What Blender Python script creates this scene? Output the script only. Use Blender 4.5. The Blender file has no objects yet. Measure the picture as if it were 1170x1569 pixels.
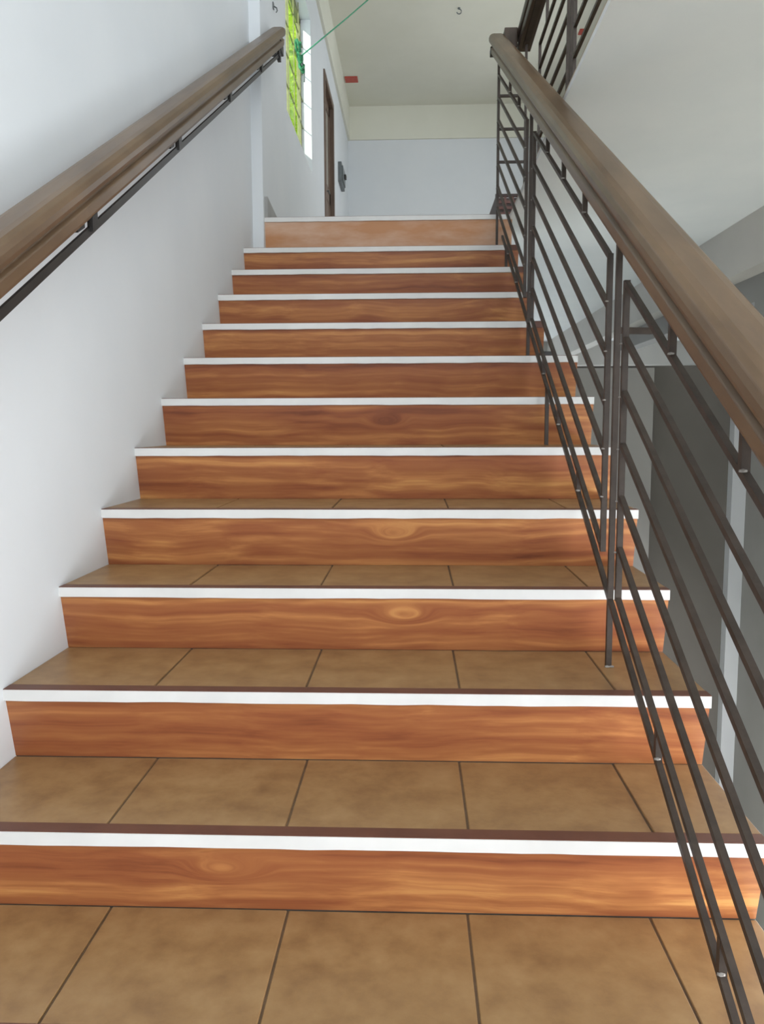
import bpy, bmesh, math, random
from mathutils import Vector, Matrix

scn = bpy.context.scene
col = scn.collection
random.seed(7)

# ------------------------------------------------------------------ camera
CAM = Vector((0.8798, -1.6427, 0.5595))
YAW, PITCH, ROLL, FPX = 0.0388, -0.1066, -0.0032, 1228.58
def cam_axes():
    f = Vector((-math.sin(YAW) * math.cos(PITCH), math.cos(YAW) * math.cos(PITCH), math.sin(PITCH)))
    r = Vector((math.cos(YAW), math.sin(YAW), 0))
    u = r.cross(f)
    return (r * math.cos(ROLL) + u * math.sin(ROLL), u * math.cos(ROLL) - r * math.sin(ROLL), f)
_r, _u, _f = cam_axes()
cam = bpy.data.cameras.new('camera')
cam.sensor_fit = 'HORIZONTAL'
cam.sensor_width = 36.0
cam.lens = FPX * 36.0 / 1170.0
cam.clip_start = 0.02
cam_ob = bpy.data.objects.new('camera', cam)
cam_ob.matrix_world = Matrix(((_r.x, _u.x, -_f.x, CAM.x), (_r.y, _u.y, -_f.y, CAM.y), (_r.z, _u.z, -_f.z, CAM.z), (0, 0, 0, 1)))
col.objects.link(cam_ob)
scn.camera = cam_ob

# ------------------------------------------------------------------ light
scn.view_settings.view_transform = 'Standard'
scn.view_settings.look = 'None'
scn.view_settings.exposure = 0.0
scn.view_settings.gamma = 1.0
scn.view_settings.use_curve_mapping = False

w = bpy.data.worlds.new('world')
scn.world = w
w.use_nodes = True
bg = w.node_tree.nodes['Background']
bg.inputs[0].default_value = (0.80, 0.90, 1.0, 1)
bg.inputs[1].default_value = 2.0

def area(name, loc, target, sx, sy, power, color=(1, 1, 1)):
    l = bpy.data.lights.new(name, 'AREA')
    l.shape = 'RECTANGLE'
    l.size, l.size_y, l.energy, l.color = sx, sy, power, color
    o = bpy.data.objects.new(name, l)
    o.location = loc
    o.rotation_euler = (Vector(target) - Vector(loc)).to_track_quat('-Z', 'Y').to_euler()
    col.objects.link(o)
    return o
# daylight through the tall window behind the camera and the hall window; the fill lamps are added
area('daylight_stair_window', (1.55, -3.46, 2.6), (1.55, 0, 2.2), 2.3, 3.0, 82, (0.98, 0.985, 1.0))
area('fill_gallery', (2.86, 1.1, 3.3), (0, 1.1, 2.9), 2.4, 1.3, 30, (0.98, 0.985, 1.0))  # added lamp, brightens the upper left wall
area('fill_lower_bounce', (2.84, -.2, -.5), (1.2, -.2, -2.2), 4.2, 1.7, 250, (0.985, 0.985, 1.0))  # added lamp aimed at the lower floor, its bounce lifts the gallery underside
area('daylight_hall_window', (2.86, 6.4, 3.0), (0, 6.6, 2.8), 2.4, 1.3, 27, (0.98, 0.99, 1.0))
area('fill_lower_far', (2.6, 9.75, 0.1), (2.6, 0, 0.5), 3.4, 2.0, 22, (1.0, 0.985, 0.96))  # added lamp that lights the underside from the far end
area('fill_lower_side', (5.06, 6.0, 0.1), (0, 5.8, 0.5), 3.6, 1.9, 18, (1.0, 0.985, 0.96))  # added lamp that fills the lower storey from the side bay
sl = bpy.data.lights.new('sun', 'SUN')
sl.energy = 6.0
sl.angle = 0.03
sl.color = (1.0, 0.97, 0.9)
sun = bpy.data.objects.new('sun', sl)
sun.rotation_euler = Vector((0.5, 0.8, -0.42)).to_track_quat('-Z', 'Y').to_euler()
col.objects.link(sun)

# ------------------------------------------------------------------ helpers
def srgb(r, g, b):
    def c(v):
        v /= 255.0
        return v / 12.92 if v <= 0.04045 else ((v + 0.055) / 1.055) ** 2.4
    return (c(r), c(g), c(b), 1)

MATS = {}
def material(name, c1, c2=None, scale=(4, 4, 4), rough=0.6, bump=0.0, bscale=60, metal=0.0, detail=4, lo=0.35, hi=0.65, mids=None, warp=0.0, spec=0.5):
    m = bpy.data.materials.new(name)
    m.use_nodes = True
    nt = m.node_tree
    b = nt.nodes['Principled BSDF']
    b.inputs['Roughness'].default_value = rough
    b.inputs['Metallic'].default_value = metal
    b.inputs['Specular IOR Level'].default_value = spec
    geo = nt.nodes.new('ShaderNodeNewGeometry')
    mp = nt.nodes.new('ShaderNodeMapping')
    mp.inputs['Scale'].default_value = scale
    nt.links.new(geo.outputs['Position'], mp.inputs['Vector'])
    vec = mp.outputs['Vector']
    if warp:
        wn = nt.nodes.new('ShaderNodeTexNoise')
        wn.inputs['Scale'].default_value = 2.6
        wn.inputs['Detail'].default_value = 2
        nt.links.new(geo.outputs['Position'], wn.inputs['Vector'])
        sub = nt.nodes.new('ShaderNodeVectorMath'); sub.operation = 'SUBTRACT'
        sub.inputs[1].default_value = (0.5, 0.5, 0.5)
        nt.links.new(wn.outputs['Color'], sub.inputs[0])
        sc = nt.nodes.new('ShaderNodeVectorMath'); sc.operation = 'SCALE'
        sc.inputs['Scale'].default_value = warp
        nt.links.new(sub.outputs[0], sc.inputs[0])
        ad = nt.nodes.new('ShaderNodeVectorMath'); ad.operation = 'ADD'
        nt.links.new(vec, ad.inputs[0]); nt.links.new(sc.outputs[0], ad.inputs[1])
        vec = ad.outputs[0]
    if c2 is None:
        b.inputs['Base Color'].default_value = c1
    else:
        n = nt.nodes.new('ShaderNodeTexNoise')
        n.inputs['Scale'].default_value = 1.0
        n.inputs['Detail'].default_value = detail
        n.inputs['Roughness'].default_value = 0.6
        nt.links.new(vec, n.inputs['Vector'])
        r = nt.nodes.new('ShaderNodeValToRGB')
        e = r.color_ramp.elements
        e[0].position, e[0].color = lo, c1
        e[1].position, e[1].color = hi, c2
        for pos, cc in (mids or []):
            k = e.new(pos); k.color = cc
        nt.links.new(n.outputs['Fac'], r.inputs['Fac'])
        nt.links.new(r.outputs['Color'], b.inputs['Base Color'])
    if bump:
        bn = nt.nodes.new('ShaderNodeTexNoise')
        bn.inputs['Scale'].default_value = bscale
        nt.links.new(geo.outputs['Position'], bn.inputs['Vector'])
        bp = nt.nodes.new('ShaderNodeBump')
        bp.inputs['Strength'].default_value = bump
        bp.inputs['Distance'].default_value = 0.004
        nt.links.new(bn.outputs['Fac'], bp.inputs['Height'])
        nt.links.new(bp.outputs['Normal'], b.inputs['Normal'])
    MATS[name] = m
    return m

M_WALL = material('white_wall_paint', srgb(212, 217, 221), srgb(219, 223, 226), (1.3, 1.3, 1.3), 0.75, 0.12, 25, lo=.3, hi=.7)
M_CREAM = material('cream_ceiling_paint', srgb(214, 214, 200), srgb(221, 221, 208), (1, 1, 1), 0.85)
M_SLAB = material('white_soffit_paint', srgb(214, 217, 218), srgb(220, 222, 222), (1.5, 1.5, 1.5), 0.85, 0.08, 20)
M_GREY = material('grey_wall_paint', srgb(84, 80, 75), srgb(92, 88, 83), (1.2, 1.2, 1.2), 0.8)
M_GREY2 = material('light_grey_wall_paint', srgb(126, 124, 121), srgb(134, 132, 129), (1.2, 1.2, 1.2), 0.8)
M_BEAM = material('beige_beam_paint', srgb(176, 172, 166), srgb(184, 180, 174), (1.2, 1.2, 1.2), 0.8)
M_PIL = material('pale_grey_paint', srgb(168, 170, 172), srgb(176, 178, 180), (1.2, 1.2, 1.2), 0.8)
M_CONC = material('bare_concrete', srgb(84, 78, 72), srgb(98, 91, 84), (9, 9, 9), 0.9, 0.3, 40)
M_TILE = material('brown_floor_tile', srgb(128, 96, 62), srgb(158, 126, 86), (15, 15, 15), 0.4, 0.05, 30, detail=9, lo=.3, hi=.7, mids=[(.5, srgb(146, 113, 74))])
M_GROUT = material('dark_grout', srgb(92, 72, 52), srgb(104, 82, 60), (30, 30, 30), 0.9)
M_EDGE = material('dark_brown_edge_paint', srgb(92, 54, 40), srgb(104, 64, 47), (10, 10, 10), 0.5)
M_STRIP = material('white_strip_paint', srgb(208, 208, 206), srgb(218, 218, 216), (5, 5, 5), 0.55)
M_RISER = material('wood_grain_paint', srgb(118, 64, 40), srgb(206, 152, 92), (.8, 6, 30), 0.42, detail=6, lo=.30, hi=.72, warp=1.5,
                   mids=[(.42, srgb(146, 85, 52)), (.52, srgb(160, 100, 60)), (.62, srgb(184, 124, 74))])
M_RISER_PALE = material('pale_wood_paint', srgb(186, 132, 88), srgb(206, 172, 148), (2.5, 5, 9), 0.5, detail=5, lo=.35, hi=.65)  # paler, less saturated tone for the top riser
M_RAIL = material('stained_wood', srgb(80, 61, 43), srgb(110, 88, 65), (16, 2.2, 5), 0.34, detail=5, lo=.3, hi=.7, warp=.6)
M_STEEL = material('dark_brown_steel', srgb(50, 42, 36), srgb(64, 54, 47), (25, 25, 25), 0.5, 0.05, 80, spec=.35)
M_RAILD = material('shade_darkened_wood', srgb(52, 38, 28), srgb(70, 54, 42), (16, 2.2, 5), 0.4, detail=5)  # handrail wood with the backlit shade of the gallery rail put into its colour
M_WELD = material('grey_weld', srgb(128, 122, 116), srgb(150, 146, 140), (60, 60, 60), 0.6)
M_BLACK = material('black_steel', srgb(30, 28, 27), srgb(40, 37, 35), (20, 20, 20), 0.45)
M_DOOR = material('brown_door_wood', srgb(84, 66, 54), srgb(112, 92, 78), (12, 12, 1.5), 0.5, detail=4)
M_DOORDARK = material('dark_door_wood', srgb(52, 42, 36), srgb(66, 54, 46), (12, 12, 1.5), 0.5)
M_DOORGREY = material('frosted_door_glass', srgb(150, 146, 136), srgb(164, 160, 150), (4, 4, 4), 0.3)
M_WHITE = material('white_enamel', srgb(238, 240, 236), srgb(244, 246, 242), (4, 4, 4), 0.4)
M_GRILLE = material('olive_grille_paint', srgb(108, 112, 66), srgb(126, 130, 80), (20, 20, 20), 0.5)
M_ROPE = material('green_rope', srgb(60, 142, 108), srgb(96, 176, 142), (120, 120, 120), 0.7)
M_ROPED = material('dark_green_rope', srgb(28, 100, 66), srgb(60, 140, 96), (90, 90, 90), 0.7)
M_RED = material('red_plastic', srgb(176, 70, 58), srgb(188, 80, 66), (30, 30, 30), 0.5)
M_CRATE = material('brown_plastic', srgb(98, 62, 54), srgb(116, 76, 66), (30, 30, 30), 0.5)
M_CRATED = material('dark_brown_plastic', srgb(58, 40, 36), srgb(66, 46, 42), (30, 30, 30), 0.5)
M_BOX = material('dark_grey_plastic', srgb(92, 98, 100), srgb(102, 108, 110), (30, 30, 30), 0.4)
M_FLOOR = material('upper_floor_tile', srgb(150, 128, 100), srgb(168, 146, 116), (5, 5, 5), 0.35)
M_LEAF = material('yellow_green_leaf', srgb(156, 182, 26), srgb(186, 206, 52), (3, 3, 3), 0.6)
M_STAIN = material('grey_skirting', srgb(150, 150, 148), srgb(158, 158, 155), (8, 8, 8), 0.7)
g_ = bpy.data.materials.new('clear_glass'); g_.use_nodes = True
_n = g_.node_tree.nodes; _n.remove(_n['Principled BSDF'])
_t = _n.new('ShaderNodeBsdfTransparent'); _t.inputs[0].default_value = (.94, .98, .93, 1)
_g = _n.new('ShaderNodeBsdfGlossy'); _g.inputs['Roughness'].default_value = .03
_x = _n.new('ShaderNodeMixShader'); _x.inputs[0].default_value = .06
g_.node_tree.links.new(_t.outputs[0], _x.inputs[1]); g_.node_tree.links.new(_g.outputs[0], _x.inputs[2])
g_.node_tree.links.new(_x.outputs[0], _n['Material Output'].inputs[0])
_n = M_LEAF.node_tree.nodes
_t = _n.new('ShaderNodeBsdfTranslucent'); _t.inputs[0].default_value = srgb(170, 196, 34)
_x = _n.new('ShaderNodeMixShader'); _x.inputs[0].default_value = .5
M_LEAF.node_tree.links.new(_n['Principled BSDF'].outputs[0], _x.inputs[1]); M_LEAF.node_tree.links.new(_t.outputs[0], _x.inputs[2])
M_LEAF.node_tree.links.new(_x.outputs[0], _n['Material Output'].inputs[0])
M_GLASS = g_

def add_knots(m, knots):
    nt = m.node_tree
    geo = next(n for n in nt.nodes if n.type == 'NEW_GEOMETRY')
    noise = next(n for n in nt.nodes if n.type == 'TEX_NOISE' and any(l.to_node.type == 'VALTORGB' for l in n.outputs['Fac'].links))
    src = noise.inputs['Vector'].links[0].from_socket
    for (kx, ky, kz) in knots:
        sub = nt.nodes.new('ShaderNodeVectorMath'); sub.operation = 'SUBTRACT'
        sub.inputs[1].default_value = (kx, ky, kz)
        nt.links.new(geo.outputs['Position'], sub.inputs[0])
        mul = nt.nodes.new('ShaderNodeVectorMath'); mul.operation = 'MULTIPLY'
        mul.inputs[1].default_value = (.55, 0.8, 1.5)
        nt.links.new(sub.outputs[0], mul.inputs[0])
        ln = nt.nodes.new('ShaderNodeVectorMath'); ln.operation = 'LENGTH'
        nt.links.new(mul.outputs[0], ln.inputs[0])
        mr = nt.nodes.new('ShaderNodeMapRange'); mr.interpolation_type = 'SMOOTHSTEP'
        mr.inputs['From Min'].default_value = 0.0; mr.inputs['From Max'].default_value = .062
        mr.inputs['To Min'].default_value = 1.35; mr.inputs['To Max'].default_value = 0.0
        nt.links.new(ln.outputs['Value'], mr.inputs['Value'])
        cmb = nt.nodes.new('ShaderNodeCombineXYZ')
        nt.links.new(mr.outputs[0], cmb.inputs['Z'])
        ad = nt.nodes.new('ShaderNodeVectorMath'); ad.operation = 'ADD'
        nt.links.new(src, ad.inputs[0]); nt.links.new(cmb.outputs[0], ad.inputs[1])
        src = ad.outputs[0]
    nt.links.new(src, noise.inputs['Vector'])
add_knots(M_RISER, [(.829, .598, .254), (.539, -.272, -.246), (.787, 1.178, .571), (.86, .308, .089)])

class MB:
    """collects boxes, prisms and bars and links them as one mesh object"""
    def __init__(self): self.v, self.f = [], []
    def poly(self, pts, faces):
        o = len(self.v)
        self.v += [tuple(q) for q in pts]
        self.f += [tuple(i + o for i in fc) for fc in faces]
        return self
    def hexa(self, a, b):          # a: 4 points one end, b: 4 points other end
        return self.poly(list(a) + list(b), [(3, 2, 1, 0), (4, 5, 6, 7), (0, 1, 5, 4), (1, 2, 6, 5), (2, 3, 7, 6), (3, 0, 4, 7)])
    def box(self, x0, x1, y0, y1, z0, z1):
        return self.hexa([(x0, y0, z0), (x1, y0, z0), (x1, y1, z0), (x0, y1, z0)], [(x0, y0, z1), (x1, y0, z1), (x1, y1, z1), (x0, y1, z1)])
    def prism_x(self, prof, x0, x1):   # prof: list of (y, z)
        n = len(prof)
        pts = [(x0, y, z) for y, z in prof] + [(x1, y, z) for y, z in prof]
        fs = [tuple(range(n))[::-1], tuple(range(n, 2 * n))] + [(i, (i + 1) % n, (i + 1) % n + n, i + n) for i in range(n)]
        return self.poly(pts, fs)
    def sweep(self, prof, p0, p1):     # prof: (u across in X, v up in Z), sheared from p0 to p1 (vertical end cuts)
        n = len(prof)
        pts = [(p0[0] + u, p0[1], p0[2] + v) for u, v in prof] + [(p1[0] + u, p1[1], p1[2] + v) for u, v in prof]
        fs = [tuple(range(n))[::-1], tuple(range(n, 2 * n))] + [(i, (i + 1) % n, (i + 1) % n + n, i + n) for i in range(n)]
        return self.poly(pts, fs)
    def bar(self, p, q, a, b=None, up=(1, 0, 0)):   # rectangular bar; a = size along 'up', b = the other size
        b = a if b is None else b
        p, q = Vector(p), Vector(q)
        d = (q - p).normalized()
        s = Vector(up); s = (s - d * s.dot(d)).normalized()
        t = d.cross(s)
        o = [s * (a / 2) + t * (b / 2), -s * (a / 2) + t * (b / 2), -s * (a / 2) - t * (b / 2), s * (a / 2) - t * (b / 2)]
        return self.hexa([p + k for k in o], [q + k for k in o])
    def tube(self, pts, r, n=8):
        pts = [Vector(q) for q in pts]
        o = len(self.v)
        for i, q in enumerate(pts):
            d = (pts[min(i + 1, len(pts) - 1)] - pts[max(i - 1, 0)]).normalized()
            s = d.cross(Vector((0.3, 0.2, 1))).normalized(); t = d.cross(s)
            self.v += [tuple(q + (s * math.cos(2 * math.pi * k / n) + t * math.sin(2 * math.pi * k / n)) * r) for k in range(n)]
        for i in range(len(pts) - 1):
            for k in range(n):
                self.f.append((o + i * n + k, o + i * n + (k + 1) % n, o + (i + 1) * n + (k + 1) % n, o + (i + 1) * n + k))
        self.f.append(tuple(o + k for k in range(n))[::-1])
        self.f.append(tuple(o + (len(pts) - 1) * n + k for k in range(n)))
        return self
    def build(self, name, mat, parent=None, bevel=0.0, smooth=False, segs=2):
        me = bpy.data.meshes.new(name)
        me.from_pydata(self.v, [], self.f)
        bm = bmesh.new(); bm.from_mesh(me)
        bmesh.ops.recalc_face_normals(bm, faces=bm.faces)
        bm.to_mesh(me); bm.free()
        me.materials.append(mat)
        if smooth:
            for p in me.polygons: p.use_smooth = True
        o = bpy.data.objects.new(name, me)
        col.objects.link(o)
        if parent is not None:
            o.parent = parent
            if parent.type == 'EMPTY' or True:
                o.matrix_parent_inverse = parent.matrix_basis.inverted()
        if bevel:
            md = o.modifiers.new('bevel', 'BEVEL'); md.width = bevel; md.segments = segs; md.limit_method = 'ANGLE'; md.angle_limit = math.radians(25)
        return o

def B(): return MB()
def empty(name, loc, label, cat, group=None):
    o = bpy.data.objects.new(name, None)
    o.empty_display_size = 0.1
    o.location = loc
    col.objects.link(o)
    return tag(o, label, cat, group)
def tag(o, label, cat, group=None):
    o['label'] = label; o['category'] = cat
    if group: o['group'] = group
    return o
def struct(o, label=None, cat=None):
    o['kind'] = 'structure'
    if label: o['label'] = label
    if cat: o['category'] = cat
    return o

# ------------------------------------------------------------------ measures
G, R = 0.2901, 0.1646          # going, rise
SL = R / G
NB = 0.037                     # how far a riser's foot lies behind its top edge
def ny(k): return (k - 2) * G
def nz(k): return (k - 2) * R if k < 12 else 1.707
ZF = 1.707                     # upper floor
ZU = 1.682                     # underside of the upper floor
XE = 1.404                     # edge of the gallery
ZC = 4.52                      # ceiling
YB, YE = -3.4, 8.83            # wall behind the camera, far wall
ZG = -2.2                      # lower floor
XW = 2.80                      # right wall

# ------------------------------------------------------------------ setting
def wall_with_holes_x(x0, x1, ya, yb, za, zb, holes):
    """wall thick in X with rectangular holes (y0,y1,z0,z1), sorted along Y"""
    m = B(); y = ya
    for (h0, h1, z0, z1) in holes:
        m.box(x0, x1, y, h0, za, zb)
        m.box(x0, x1, h0, h1, za, z0) if z0 > za else None
        m.box(x0, x1, h0, h1, z1, zb)
        y = h1
    m.box(x0, x1, y, yb, za, zb)
    return m

WY0, WY1, WZ0, WZ1 = 3.78, 5.09, 2.60, 3.777      # hall window
DY0, DY1, DZ1 = 6.02, 6.87, 3.80                  # hall door

o = B().box(-0.22, 0.0, YB - .2, 2.872, ZG, ZC).build('wall_left', M_WALL)
struct(o, 'plain white wall along the left of the stairs, carrying the wooden wall rail', 'wall')
o = wall_with_holes_x(-0.055, 0.06, 2.872, YE, ZG, ZC, [(WY0, WY1, WZ0, WZ1), (DY0, DY1, ZF, DZ1)]).build('wall_hall_left', M_WALL)
struct(o, 'white upstairs wall with the barred window and brown door', 'wall')
o = B().box(-0.22, 5.2, YE, YE + .2, ZF, ZC).build('wall_far', M_WALL)
struct(o, 'pale blue white wall at the far end of the upstairs hall', 'wall')
# wall behind the camera with a tall window opening
m = B().box(-.22, .3, YB - .2, YB, ZG, ZC).box(.3, 2.8, YB - .2, YB, ZG, 1.0).box(.3, 2.8, YB - .2, YB, 4.25, ZC).box(2.8, 5.2, YB - .2, YB, ZG, ZC)
struct(m.build('wall_back', M_WALL), 'white wall behind the viewer with a tall window opening', 'wall')
o = wall_with_holes_x(XW, XW + .16, YB, YE, ZF, ZC, [(-.1, 2.3, 2.65, 3.95), (5.2, 7.6, 2.5, 3.8)]).build('wall_right', M_WALL)
struct(o, 'white upstairs wall on the right of the gallery', 'wall')
struct(B().box(-.22, 5.2, YB - .2, YE + .2, ZC, ZC + .15).build('ceiling', M_CREAM), 'cream painted ceiling above the upstairs hall', 'ceiling')
struct(B().box(0.06, .085, 2.90, YE, 4.122, ZC).build('trim_1', M_CREAM), 'cream painted band under the ceiling along the left hall wall', 'trim')
struct(B().box(0.085, XW, YE - .03, YE, 4.122, ZC).build('trim_2', M_CREAM), 'cream painted beam across the top of the far wall', 'trim')

# upper floor slab: hall and gallery (underside shows right of the stairs)
m = B().box(1.42, 5.0, 2.9, 9.9, ZU, ZF - .006).box(.06, 1.42, 3.2, YE, ZU, ZF - .006).box(XE, XW, -.25, 2.9, ZU, ZF - .006)
struct(m.build('ceiling_lower', M_SLAB), 'white underside of the upper gallery to the right of the stairs', 'ceiling')
m = B().box(1.42, XW, 2.9, YE, ZF - .006, ZF).box(.06, 1.42, 3.2, YE, ZF - .006, ZF).box(XE, XW, -.25, 2.9, ZF - .006, ZF)
struct(m.build('floor', M_FLOOR), 'tiled floor of the upstairs hall and gallery', 'floor')
struct(B().box(-.22, 5.2, YB - .2, 10.2, ZG - .1, ZG).build('floor_lower', M_CREAM), 'pale floor of the storey below', 'floor')  # unseen, made pale to bounce light up onto the gallery underside

# lower storey on the right
struct(B().box(2.68, 2.80, -1.2, 9.4, 1.395, ZU).build('trim_3', M_BEAM), 'pale beam running along under the gallery on the right', 'beam')
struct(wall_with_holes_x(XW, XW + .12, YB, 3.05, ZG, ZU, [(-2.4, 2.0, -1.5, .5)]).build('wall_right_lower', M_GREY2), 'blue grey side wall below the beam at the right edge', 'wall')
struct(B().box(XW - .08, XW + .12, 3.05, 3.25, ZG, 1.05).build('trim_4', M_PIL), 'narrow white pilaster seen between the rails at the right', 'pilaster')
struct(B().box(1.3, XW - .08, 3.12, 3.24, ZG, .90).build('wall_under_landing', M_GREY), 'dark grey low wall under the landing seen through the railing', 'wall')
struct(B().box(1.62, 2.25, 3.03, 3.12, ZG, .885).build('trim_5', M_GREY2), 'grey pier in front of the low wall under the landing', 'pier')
struct(B().box(.0, 5.0, 9.4, 9.65, 1.37, ZU).build('trim_6', M_BEAM), 'far cross beam under the upper floor', 'beam')
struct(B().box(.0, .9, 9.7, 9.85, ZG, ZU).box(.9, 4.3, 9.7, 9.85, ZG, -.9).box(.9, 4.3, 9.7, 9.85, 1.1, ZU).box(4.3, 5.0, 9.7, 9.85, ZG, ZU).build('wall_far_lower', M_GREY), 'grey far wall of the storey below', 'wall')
struct(wall_with_holes_x(5.0, 5.12, YB, 9.85, ZG, ZU, [(4.2, 7.8, -.85, 1.05)]).build('wall_right_outer', M_WALL), 'white outer wall of the storey below', 'wall')

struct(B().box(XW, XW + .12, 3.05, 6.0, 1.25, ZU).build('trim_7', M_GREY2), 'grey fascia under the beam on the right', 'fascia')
# grey skirting block at the foot of the hall wall
o = B().prism_x([(2.905, ZF), (3.30, ZF), (3.30, ZF + .07), (2.905, ZF + .112)], .06, .078).build('baseboard_left', M_STAIN)
struct(o, 'short grey skirting on the hall wall beside the top step', 'baseboard')

# ------------------------------------------------------------------ staircase
stair = empty('staircase', (0.75, ny(0), nz(0)), 'straight stairs with wood painted risers, white nosing strips and brown tiled treads', 'stairs')
TILE_X = [0.0, .32, .65, .98, 1.31]
for k in range(-2, 13):
    x1 = 1.5 if k <= 7 else 1.42
    x0 = 0.0 if k < 12 else .06
    y0, z1, zl = ny(k), nz(k), nz(k - 1)
    yb = ny(k + 1) + NB                        # back of the tread
    y_in = ny(k + 1) + NB if k < 12 else 3.2
    if k == 12: yb = 3.2
    T = .008                                    # tile thickness
    prof = [(y0 + .004, z1 - T - .002), (yb, z1 - T - .002), (yb, z1 - .17), (y0 + NB + .004, zl - .17), (y0 + NB + .004, zl - T), ]
    st = B().prism_x(prof, x0, x1).build('step', M_CONC, stair)
    # riser: raked painted board
    zt = z1 - .025
    t_at = lambda z: y0 + NB * (z1 - z) / (z1 - zl)
    rp = [(t_at(zt), zt), (y0 + NB, zl), (y0 + NB + .006, zl), (t_at(zt) + .006, zt)]
    B().prism_x(rp, x0, x1).build('riser', M_RISER if k < 12 else M_RISER_PALE, st)
    # white strip
    xs = x1 if k <= 7 else x1 - (.05 if k < 12 else .0)
    sm = B(); ns = 28
    for i in range(ns + 1):
        x = x0 + (xs - x0) * i / ns
        zb = z1 - .0255 + random.uniform(-.0009, .0009)
        sm.v += [(x, y0 - .003, z1 - .0012), (x, y0 - .003, zb), (x, y0 + .010, zb), (x, y0 + .010, z1 - .0012)]
    for i in range(ns):
        for j in range(4): sm.f.append((i * 4 + j, i * 4 + (j + 1) % 4, i * 4 + 4 + (j + 1) % 4, i * 4 + 4 + j))
    sm.f += [(0, 1, 2, 3), (ns * 4 + 3, ns * 4 + 2, ns * 4 + 1, ns * 4)]
    sm.build('nosing_strip', M_STRIP, st)
    if k >= 8 and k < 12:
        B().prism_x([(y0, z1 - .0012), (y0, z1 - .026), (y0 + .010, z1 - .026), (y0 + .010, z1 - .0012)], xs, x1).build('strip_end', M_EDGE, st)
    # dark painted tread edge, grout bed and tiles
    B().box(x0, x1, y0 - .002, y0 + .030, z1 - .0012, z1 + .0004).build('edge_band', M_EDGE, st)
    B().box(x0, x1, y0 + .030, y_in - .0005, z1 - T - .002, z1 - .003).build('grout_bed', M_GROUT, st)
    edges = TILE_X + [x1]
    for i in range(len(edges) - 1):
        a, b = max(edges[i], x0), edges[i + 1]
        if b - a < .02: continue
        gl = .0 if i == 0 else .0022
        gr = .0 if i == len(edges) - 2 else .0022
        dz = random.uniform(-.0006, .0006)
        B().box(a + gl, b - gr, y0 + .0305, y_in - .003, z1 - .007, z1 + dz).build('tile', M_TILE, st, bevel=.0012, segs=1)

# ------------------------------------------------------------------ railing beside the stairs
XR = 1.335
BAR = .0125
SB = .0112                                       # slanted and level bars are thinner than the uprights
HB = .882                                        # underside of the handrail at Y = 0
OFF = [.105, .219, .333, .447, .560, .674, .788]
LOW = .047
RAILPROF = [(-.034, 0), (-.037, .010), (-.038, .034), (-.028, .042), (-.028, .047), (-.041, .054), (-.0455, .066), (-.0455, .080), (-.041, .093), (-.031, .101), (-.018, .104)]
RAILPROF = RAILPROF + [(-u, v) for u, v in RAILPROF[::-1]]
def zs(y, off): return off + SL * y
rail = empty('stair_railing', (XR, .2, 0), 'dark steel stair railing of parallel slanted bars with a brown wooden handrail', 'railing')
hand = B().sweep(RAILPROF, (XR, -1.45, zs(-1.45, HB)), (XR, 2.985, zs(2.985, HB))).build('handrail', M_RAIL, rail, bevel=.003)
hand['label'] = 'brown moulded wooden handrail'
zt = zs(2.985, HB)
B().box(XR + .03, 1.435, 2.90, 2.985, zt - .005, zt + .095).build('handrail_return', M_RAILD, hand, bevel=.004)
B().box(XR - .040, XR + .03, 2.93, 2.984, zt - .022, zt + .012).build('end_block', M_BLACK, hand, bevel=.003)
B().bar((XR, -1.45, zs(-1.45, HB - .004)), (XR, 2.93, zs(2.93, HB - .004)), .024, .006).build('flat_bar', M_STEEL, hand)
B().bar((XR, -1.40, zs(-1.40, LOW)), (XR, 2.60, zs(2.60, LOW)), SB).build('lower_rail', M_STEEL, rail)
def vbar(x, y, z0, z1, t=BAR): return B().bar((x, y, z0), (x, y, z1), t)
def welds(parent, pts, s=.0035):
    for q in pts:
        bm = bmesh.new()
        bmesh.ops.create_icosphere(bm, subdivisions=1, radius=s)
        for v in bm.verts: v.co = Vector((v.co.x * 2.0, v.co.y * 1.3, v.co.z * .9)) + Vector(q)
        me = bpy.data.meshes.new('weld'); bm.to_mesh(me); bm.free(); me.materials.append(M_WELD)
        ob = bpy.data.objects.new('weld', me); col.objects.link(ob); ob.parent = parent
        pass
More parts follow.
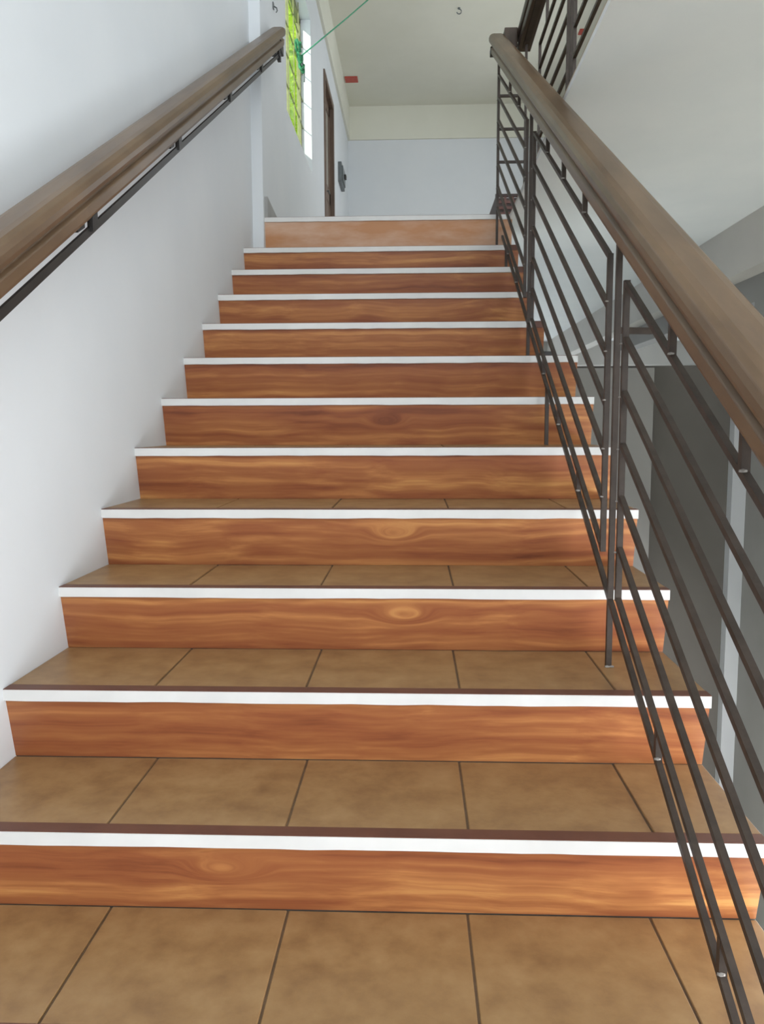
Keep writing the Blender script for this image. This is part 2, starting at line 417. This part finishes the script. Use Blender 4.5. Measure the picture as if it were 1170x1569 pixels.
# posts and short legs standing on the treads
for y, k in ((-1.20, -2), (.198, 2), (1.612, 7), (2.882, 11)):
    zb = nz(k) if k > -2 else nz(-2)
    pst = vbar(XR, y, zb, zs(y, HB)).build('post', M_STEEL, rail)
    if k > -2: welds(pst, [(XR - .004, y - .006, zb + .002), (XR + .006, y - .005, zb + .002)])
for y, k in ((1.13, 5), (2.42, 10)):
    vbar(XR, y, nz(k), zs(y, LOW)).build('leg', M_STEEL, rail)
def slanted_panel(ya, yb, sps):
    m = B()
    h = BAR / 2
    m.bar((XR, ya, zs(ya, OFF[0]) - h), (XR, ya, zs(ya, OFF[-1]) + h), BAR)
    m.bar((XR, yb, zs(yb, OFF[0]) - h), (XR, yb, zs(yb, OFF[-1]) + h), BAR)
    for off in (OFF[0], OFF[-1]):
        m.bar((XR, ya, zs(ya, off)), (XR, yb, zs(yb, off)), SB)
    pn = m.build('panel_frame', M_STEEL, rail)
    for off in OFF[1:-1]:
        B().bar((XR, ya + h, zs(ya + h, off)), (XR, yb - h, zs(yb - h, off)), SB).build('bar', M_STEEL, pn)
    for y in sps:
        vbar(XR, y, zs(y, OFF[-1]), zs(y, HB)).build('spacer', M_STEEL, pn)
        vbar(XR, y, zs(y, LOW), zs(y, OFF[0])).build('spacer', M_STEEL, pn)
        welds(pn, [(XR - .004, y - .007, zs(y, OFF[-1]) + .004), (XR - .003, y - .007, zs(y, LOW) + .006)])
    welds(pn, [(XR - .006, yb + .004, zs(yb, o) - .012) for o in OFF[1:-1]] + [(XR - .006, ya - .004, zs(ya, o) + .012) for o in OFF[1:-1]], .0028)
    return pn
slanted_panel(-1.11, .128, [-.845, -.52, -.19])
slanted_panel(.282, 1.52, [.58, .90, 1.21])
slanted_panel(1.73, 2.868, [2.0, 2.34])
# horizontal bars that close the turn to the gallery railing, and the tie at the middle post
for z in (2.315, 2.145, 1.975):
    B().bar((XR, 2.884, z), (1.475, 2.884, z), BAR, up=(0, 1, 0)).build('turn_bar', M_STEEL, rail)
B().bar((XR, .198, .77), (XR + .085, .23, .772), .014, up=(0, 0, 1)).build('tie_bar', M_STEEL, rail)

# ------------------------------------------------------------------ gallery railing upstairs
XG = 1.48
gal = empty('gallery_railing', (XG, 1.6, ZF), 'dark steel gallery railing with level bars, above the right of the stair handrail', 'railing')
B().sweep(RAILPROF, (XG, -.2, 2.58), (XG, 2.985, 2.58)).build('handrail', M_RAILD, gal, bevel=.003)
B().box(XG - .015, XG + .015, -.2, 2.93, 2.573, 2.58).build('flat_bar', M_STEEL, gal)
GZ = [2.36, 2.252, 2.145, 2.036, 1.928, 1.82]
for y in (2.884, 1.605, .33):
    vbar(XG, y, ZF, 2.58).build('post', M_STEEL, gal)
def level_panel(ya, yb, sps):
    h = BAR / 2
    m = B()
    for y in (ya, yb): m.bar((XG, y, GZ[-1] - h), (XG, y, GZ[0] + h), BAR)
    for z in (GZ[0], GZ[-1]): m.bar((XG, ya, z), (XG, yb, z), BAR)
    pn = m.build('panel_frame', M_STEEL, gal)
    for z in GZ[1:-1]:
        B().bar((XG, ya + h, z), (XG, yb - h, z), BAR).build('bar', M_STEEL, pn)
    for y in sps:
        vbar(XG, y, GZ[0], 2.575).build('spacer', M_STEEL, pn)
level_panel(1.672, 2.40, [1.92, 2.2])
level_panel(.40, 1.54, [.68, .98, 1.27])
level_panel(-.2, .26, [.03])

# ------------------------------------------------------------------ wall rail on the left
XL, SLL, HL = .108, .574, .903
wr = empty('wall_handrail', (0, .3, 1.0), 'brown moulded wooden handrail fixed along the white left wall', 'handrail')
def zl_(y, off): return off + SLL * y
wood = B().sweep(RAILPROF, (XL, -1.5, zl_(-1.5, HL)), (XL, 3.16, zl_(3.16, HL))).build('handrail', M_RAIL, wr, bevel=.003)
B().box(XL - .034, XL + .034, 3.06, 3.155, zl_(3.06, HL) - .004, zl_(3.06, HL) + .05).build('end_block', M_BLACK, wood, bevel=.003)
BC = HL - .030
XB = .134
B().bar((XB, -1.5, zl_(-1.5, BC)), (XB, 3.02, zl_(3.02, BC)), .007, .018).build('flat_bar', M_BLACK, wr)
for y in (-.5, .25, .98, 1.74, 2.46, 3.0):
    br = B().prism_x([(y - .016, zl_(y - .016, BC)), (y + .016, zl_(y + .016, BC)), (y + .016, zl_(y + .016, HL) + .003), (y - .016, zl_(y - .016, HL) + .003)], XB - .003, XB + .010)
    br.bar((XB, y, zl_(y, BC) - .003), ((.0 if y < 2.8 else .06), y, zl_(y, BC) - .003), .012)
    b = br.build('bracket', M_BLACK, wr)
    B().prism_x([(y - .085, zl_(y - .085, HL) - .009), (y - .045, zl_(y - .045, HL) - .012), (y - .045, zl_(y - .045, HL) + .003), (y - .085, zl_(y - .085, HL) + .003)], XB - .018, XB + .003).build('fixing_lug', M_BLACK, b)
B().box(XB - .006, XB + .012, 3.0, 3.03, zl_(3.02, BC) - .035, zl_(3.02, BC) + .006).build('bar_end', M_BLACK, wr)

# ------------------------------------------------------------------ hall window with grille
win = empty('window_1', (.0, (WY0 + WY1) / 2, WZ0), 'tall window with a grille in the upstairs left wall', 'window')
win['kind'] = 'structure'
GX = -.03
B().prism_x([(0, 0)] * 3, 0, 0) if False else None
sill = B()
sill.hexa([(-.06, WY0, WZ0), (.06, WY0, WZ0), (.06, WY1, WZ0), (-.06, WY1, WZ0)],
          [(-.06, WY0, WZ0 + .16), (.06, WY0, WZ0 + .004), (.06, WY1, WZ0 + .004), (-.06, WY1, WZ0 + .16)])
sill.build('sill', M_WHITE, win)
zb_, zt_ = WZ0 + .14, WZ1
fr = B().box(GX - .02, GX + .01, WY0, WY0 + .035, zb_, zt_).box(GX - .02, GX + .01, WY1 - .035, WY1, zb_, zt_)
fr.box(GX - .02, GX + .01, WY0, WY1, zb_, zb_ + .035).box(GX - .02, GX + .01, WY0, WY1, zt_ - .035, zt_)
fr.box(GX - .02, GX + .005, (WY0 + WY1) / 2 - .012, (WY0 + WY1) / 2 + .012, zb_, zt_)
frame = fr.build('window_frame', M_GRILLE, win)
ym = (WY0 + WY1) / 2
for a, b in ((WY0 + .035, ym - .02), (ym + .02, WY1 - .035)):
    B().box(GX - .012, GX - .008, a, b, zb_ + .035, zt_ - .035).build('pane', M_GLASS, frame)
for i in range(1, 5):
    z = zb_ + (zt_ - zb_) * i / 5
    B().bar((GX + .022, WY0, z), (GX + .022, WY1, z), .007).build('grille_bar', M_GRILLE, win)
for i in range(1, 5):
    y = WY0 + (WY1 - WY0) * i / 5
    B().bar((GX + .029, y, zb_), (GX + .029, y, zt_), .007).build('grille_bar', M_GRILLE, win)

# foliage outside the window
lf = B()
for i in range(7000):
    y = random.uniform(5.5, 17.0)
    x = -.75 - abs(random.gauss(0, .5)) - .03 * (y - 5)
    z = random.uniform(2.0, 2.6 + .62 * (y - 4) + random.gauss(0, .25))
    L, W_ = random.uniform(.18, .42), random.uniform(.05, .12)
    d = Vector((random.uniform(-.5, .9), random.uniform(-1, .4), random.uniform(-1, .5))).normalized()
    s = d.cross(Vector((random.uniform(-1, 1), random.uniform(-1, 1), 1))).normalized()
    n = d.cross(s)
    p = Vector((x, y, z))
    a = [p, p + d * L * .4 + s * W_ + n * .01, p + d * L, p + d * L * .4 - s * W_ + n * .01, p + d * L * .45 - n * .012]
    lf.poly(a, [(0, 1, 4), (1, 2, 4), (2, 3, 4), (3, 0, 4)])
leaves = lf.build('foliage', M_LEAF)
tag(leaves, 'bright yellow green foliage outside the barred window', 'foliage')
leaves['kind'] = 'stuff'

# ------------------------------------------------------------------ hall door
door = empty('door_1', (.06, (DY0 + DY1) / 2, ZF), 'brown wooden door in the upstairs left wall', 'door')
door['kind'] = 'structure'
F = .06
f = B().box(-.055, .075, DY0, DY0 + F, ZF, DZ1).box(-.055, .075, DY1 - F, DY1, ZF, DZ1).box(-.055, .075, DY0 + F, DY1 - F, DZ1 - F, DZ1)
f.build('door_frame', M_DOOR, door, bevel=.004)
leaf = B().box(-.02, .02, DY0 + F, DY1 - F, ZF + .008, DZ1 - F).build('door_leaf', M_DOORDARK, door)
ya, yb = DY0 + F, DY1 - F
zm = ZF + 1.15
for (a, b, c, d) in ((ya, yb, DZ1 - F - .10, DZ1 - F), (ya, yb, zm - .07, zm + .07), (ya, yb, ZF + .008, ZF + .16), (ya, ya + .09, ZF, DZ1 - F), (yb - .09, yb, ZF, DZ1 - F)):
    B().box(.02, .034, a, b, c, d).build('rail' if (b - a) > .3 else 'stile', M_DOOR, leaf, bevel=.003)
B().box(.02, .025, ya + .09, yb - .09, zm + .07, DZ1 - F - .10).build('upper_panel', M_DOORGREY, leaf)
for i in range(4):
    a = ya + .10 + i * (yb - ya - .2) / 4
    B().box(.02, .030, a + .008, a + (yb - ya - .2) / 4 - .008, ZF + .16, zm - .07).build('board', M_DOOR, leaf, bevel=.003)
B().tube([(.034, ya + .06, zm - .1), (.085, ya + .06, zm - .1), (.085, ya + .15, zm - .1)], .008).build('door_handle', M_BOX, leaf)

# ------------------------------------------------------------------ small things
bx = empty('breaker_box', (.06, 7.62, 3.28), 'dark grey electrical box on the hall wall past the door', 'electrical box')
B().box(.06, .10, 7.42, 7.82, 3.22, 3.43).build('case', M_BOX, bx, bevel=.006)
B().box(.10, .112, 7.46, 7.78, 3.25, 3.40).build('cover', M_BOX, bx, bevel=.004)
B().box(.112, .135, 7.58, 7.66, 3.30, 3.34).build('switch', M_BLACK, bx, bevel=.004)

def pad(name, x, y, z, sx, sy, label, grp=None):
    e = B().box(x - sx / 2, x + sx / 2, y - sy / 2, y + sy / 2, z - .012, z).build(name, M_RED, None, bevel=.003)
    tag(e, label, 'ceiling tag', grp)
    return e
pad('ceiling_tag', .170, 8.01, ZC, .145, .15, 'small red rectangular tag on the ceiling near the left hall wall', 'red ceiling tags')
pad('ceiling_tag', 2.585, 7.0, ZC, .07, .11, 'small red tag on the ceiling seen between the gallery railing bars', 'red ceiling tags')
hk = empty('ceiling_hook', (1.314, 6.485, ZC), 'small grey hook on the ceiling left of the gallery handrail', 'hook')
B().tube([(1.314, 6.485, ZC), (1.314, 6.485, ZC - .012)], .012, 10).build('rose', M_BOX, hk)
B().tube([(1.314 + .022 * math.sin(t * .5), 6.485, ZC - .012 - .022 * (1 - math.cos(t * .5))) for t in range(0, 10)], .005, 6).build('hook_wire', M_BOX, hk)
hk = empty('wall_hook', (.06, 3.30, 2.99), 'small grey hook on the wall above the end of the left handrail', 'hook')
B().box(.06, .066, 3.285, 3.315, 2.985, 3.02).build('plate', M_BOX, hk, bevel=.002)
B().tube([(.066, 3.30, 3.0), (.082, 3.30, 2.99), (.085, 3.30, 2.975), (.078, 3.30, 2.965)], .004, 6).build('hook_wire', M_BOX, hk)

# green rope tied to the grille, running up to the ceiling
rp = empty('rope', (.01, 4.76, 3.35), 'green rope knotted on the window grille and stretched up to the ceiling', 'rope')
k0 = Vector((.02, 4.77, 3.36))
def cam_pt_z(px, py, z):
    d = _f + _r * ((px - 585) / FPX) - _u * ((py - 784.5) / FPX)
    return CAM + d * ((z - CAM.z) / d.z)
K1 = Vector((.66, 6.31, ZC))
rope_end = Vector((0.63, 6.05, ZC))
B().tube([k0, k0.lerp(rope_end, .5) - Vector((0, 0, .006)), rope_end], .0055, 6).build('strand', M_ROPE, rp)
B().tube([Vector((.01, 4.42, 3.60)), Vector((.22, 4.95, 4.05)), Vector((.45, 5.45, ZC))], .005, 6).build('strand', M_ROPE, rp)
kn = B()
for j in range(3):
    c = k0 + Vector((-.006 + .004 * j, -.08 + .06 * j, .04 - .05 * j))
    kn.tube([c + Vector((.016 * math.cos(t), .034 * math.sin(t) + .008 * math.cos(2 * t), .032 * math.cos(t * 1.5 + j))) for t in [x * .5 for x in range(14)]], .011, 6)
kn.build('knot', M_ROPED, rp, smooth=True)
B().tube([k0 + Vector((0, .02, 0)), k0 + Vector((.02, .06, -.06)), k0 + Vector((.02, .06, -.16))], .006, 6).build('loose_end', M_BOX, rp)

# crate on the gallery floor beside the top step
cr = empty('crate', (1.45, 3.35, ZF), 'dark brown slotted plastic crate on the upstairs floor behind the railing', 'crate')
cx0, cx1, cy0, cy1, cz1 = 1.352, 1.62, 3.10, 3.62, 1.868
B().box(cx0, cx1, cy0, cy1, ZF, ZF + .01).build('base', M_CRATED, cr)
B().box(cx0, cx0 + .01, cy0, cy1, ZF + .01, cz1).build('side', M_CRATED, cr)
B().box(cx1 - .01, cx1, cy0, cy1, ZF + .01, cz1).build('side', M_CRATED, cr)
B().box(cx0 + .01, cx1 - .01, cy1 - .01, cy1, ZF + .01, cz1).build('back', M_CRATED, cr)
B().box(cx0 + .01, cx1 - .01, cy0 + .006, cy0 + .014, ZF + .01, cz1 - .02).build('lining', M_CRATED, cr)
fg = B()
for i in range(5):
    z = ZF + .012 + i * .033
    fg.box(cx0, cx1, cy0, cy0 + .006, z, z + .016)
for i in range(7):
    x = cx0 + i * (cx1 - cx0 - .014) / 6
    fg.box(x, x + .014, cy0 - .002, cy0, ZF + .012, cz1)
fg.build('slotted_front', M_CRATE, cr)
B().box(cx0 - .006, cx1 + .006, cy0 - .006, cy0 + .01, cz1 - .014, cz1).build('rim', M_CRATED, cr)

# small dark block on the tread beyond the railing
oc = B().box(1.372, 1.418, 1.52, 1.60, nz(7), nz(7) + .022).build('black_block', M_BLACK, None, bevel=.003)
tag(oc, 'small black block on a tread right of the railing', 'offcut')
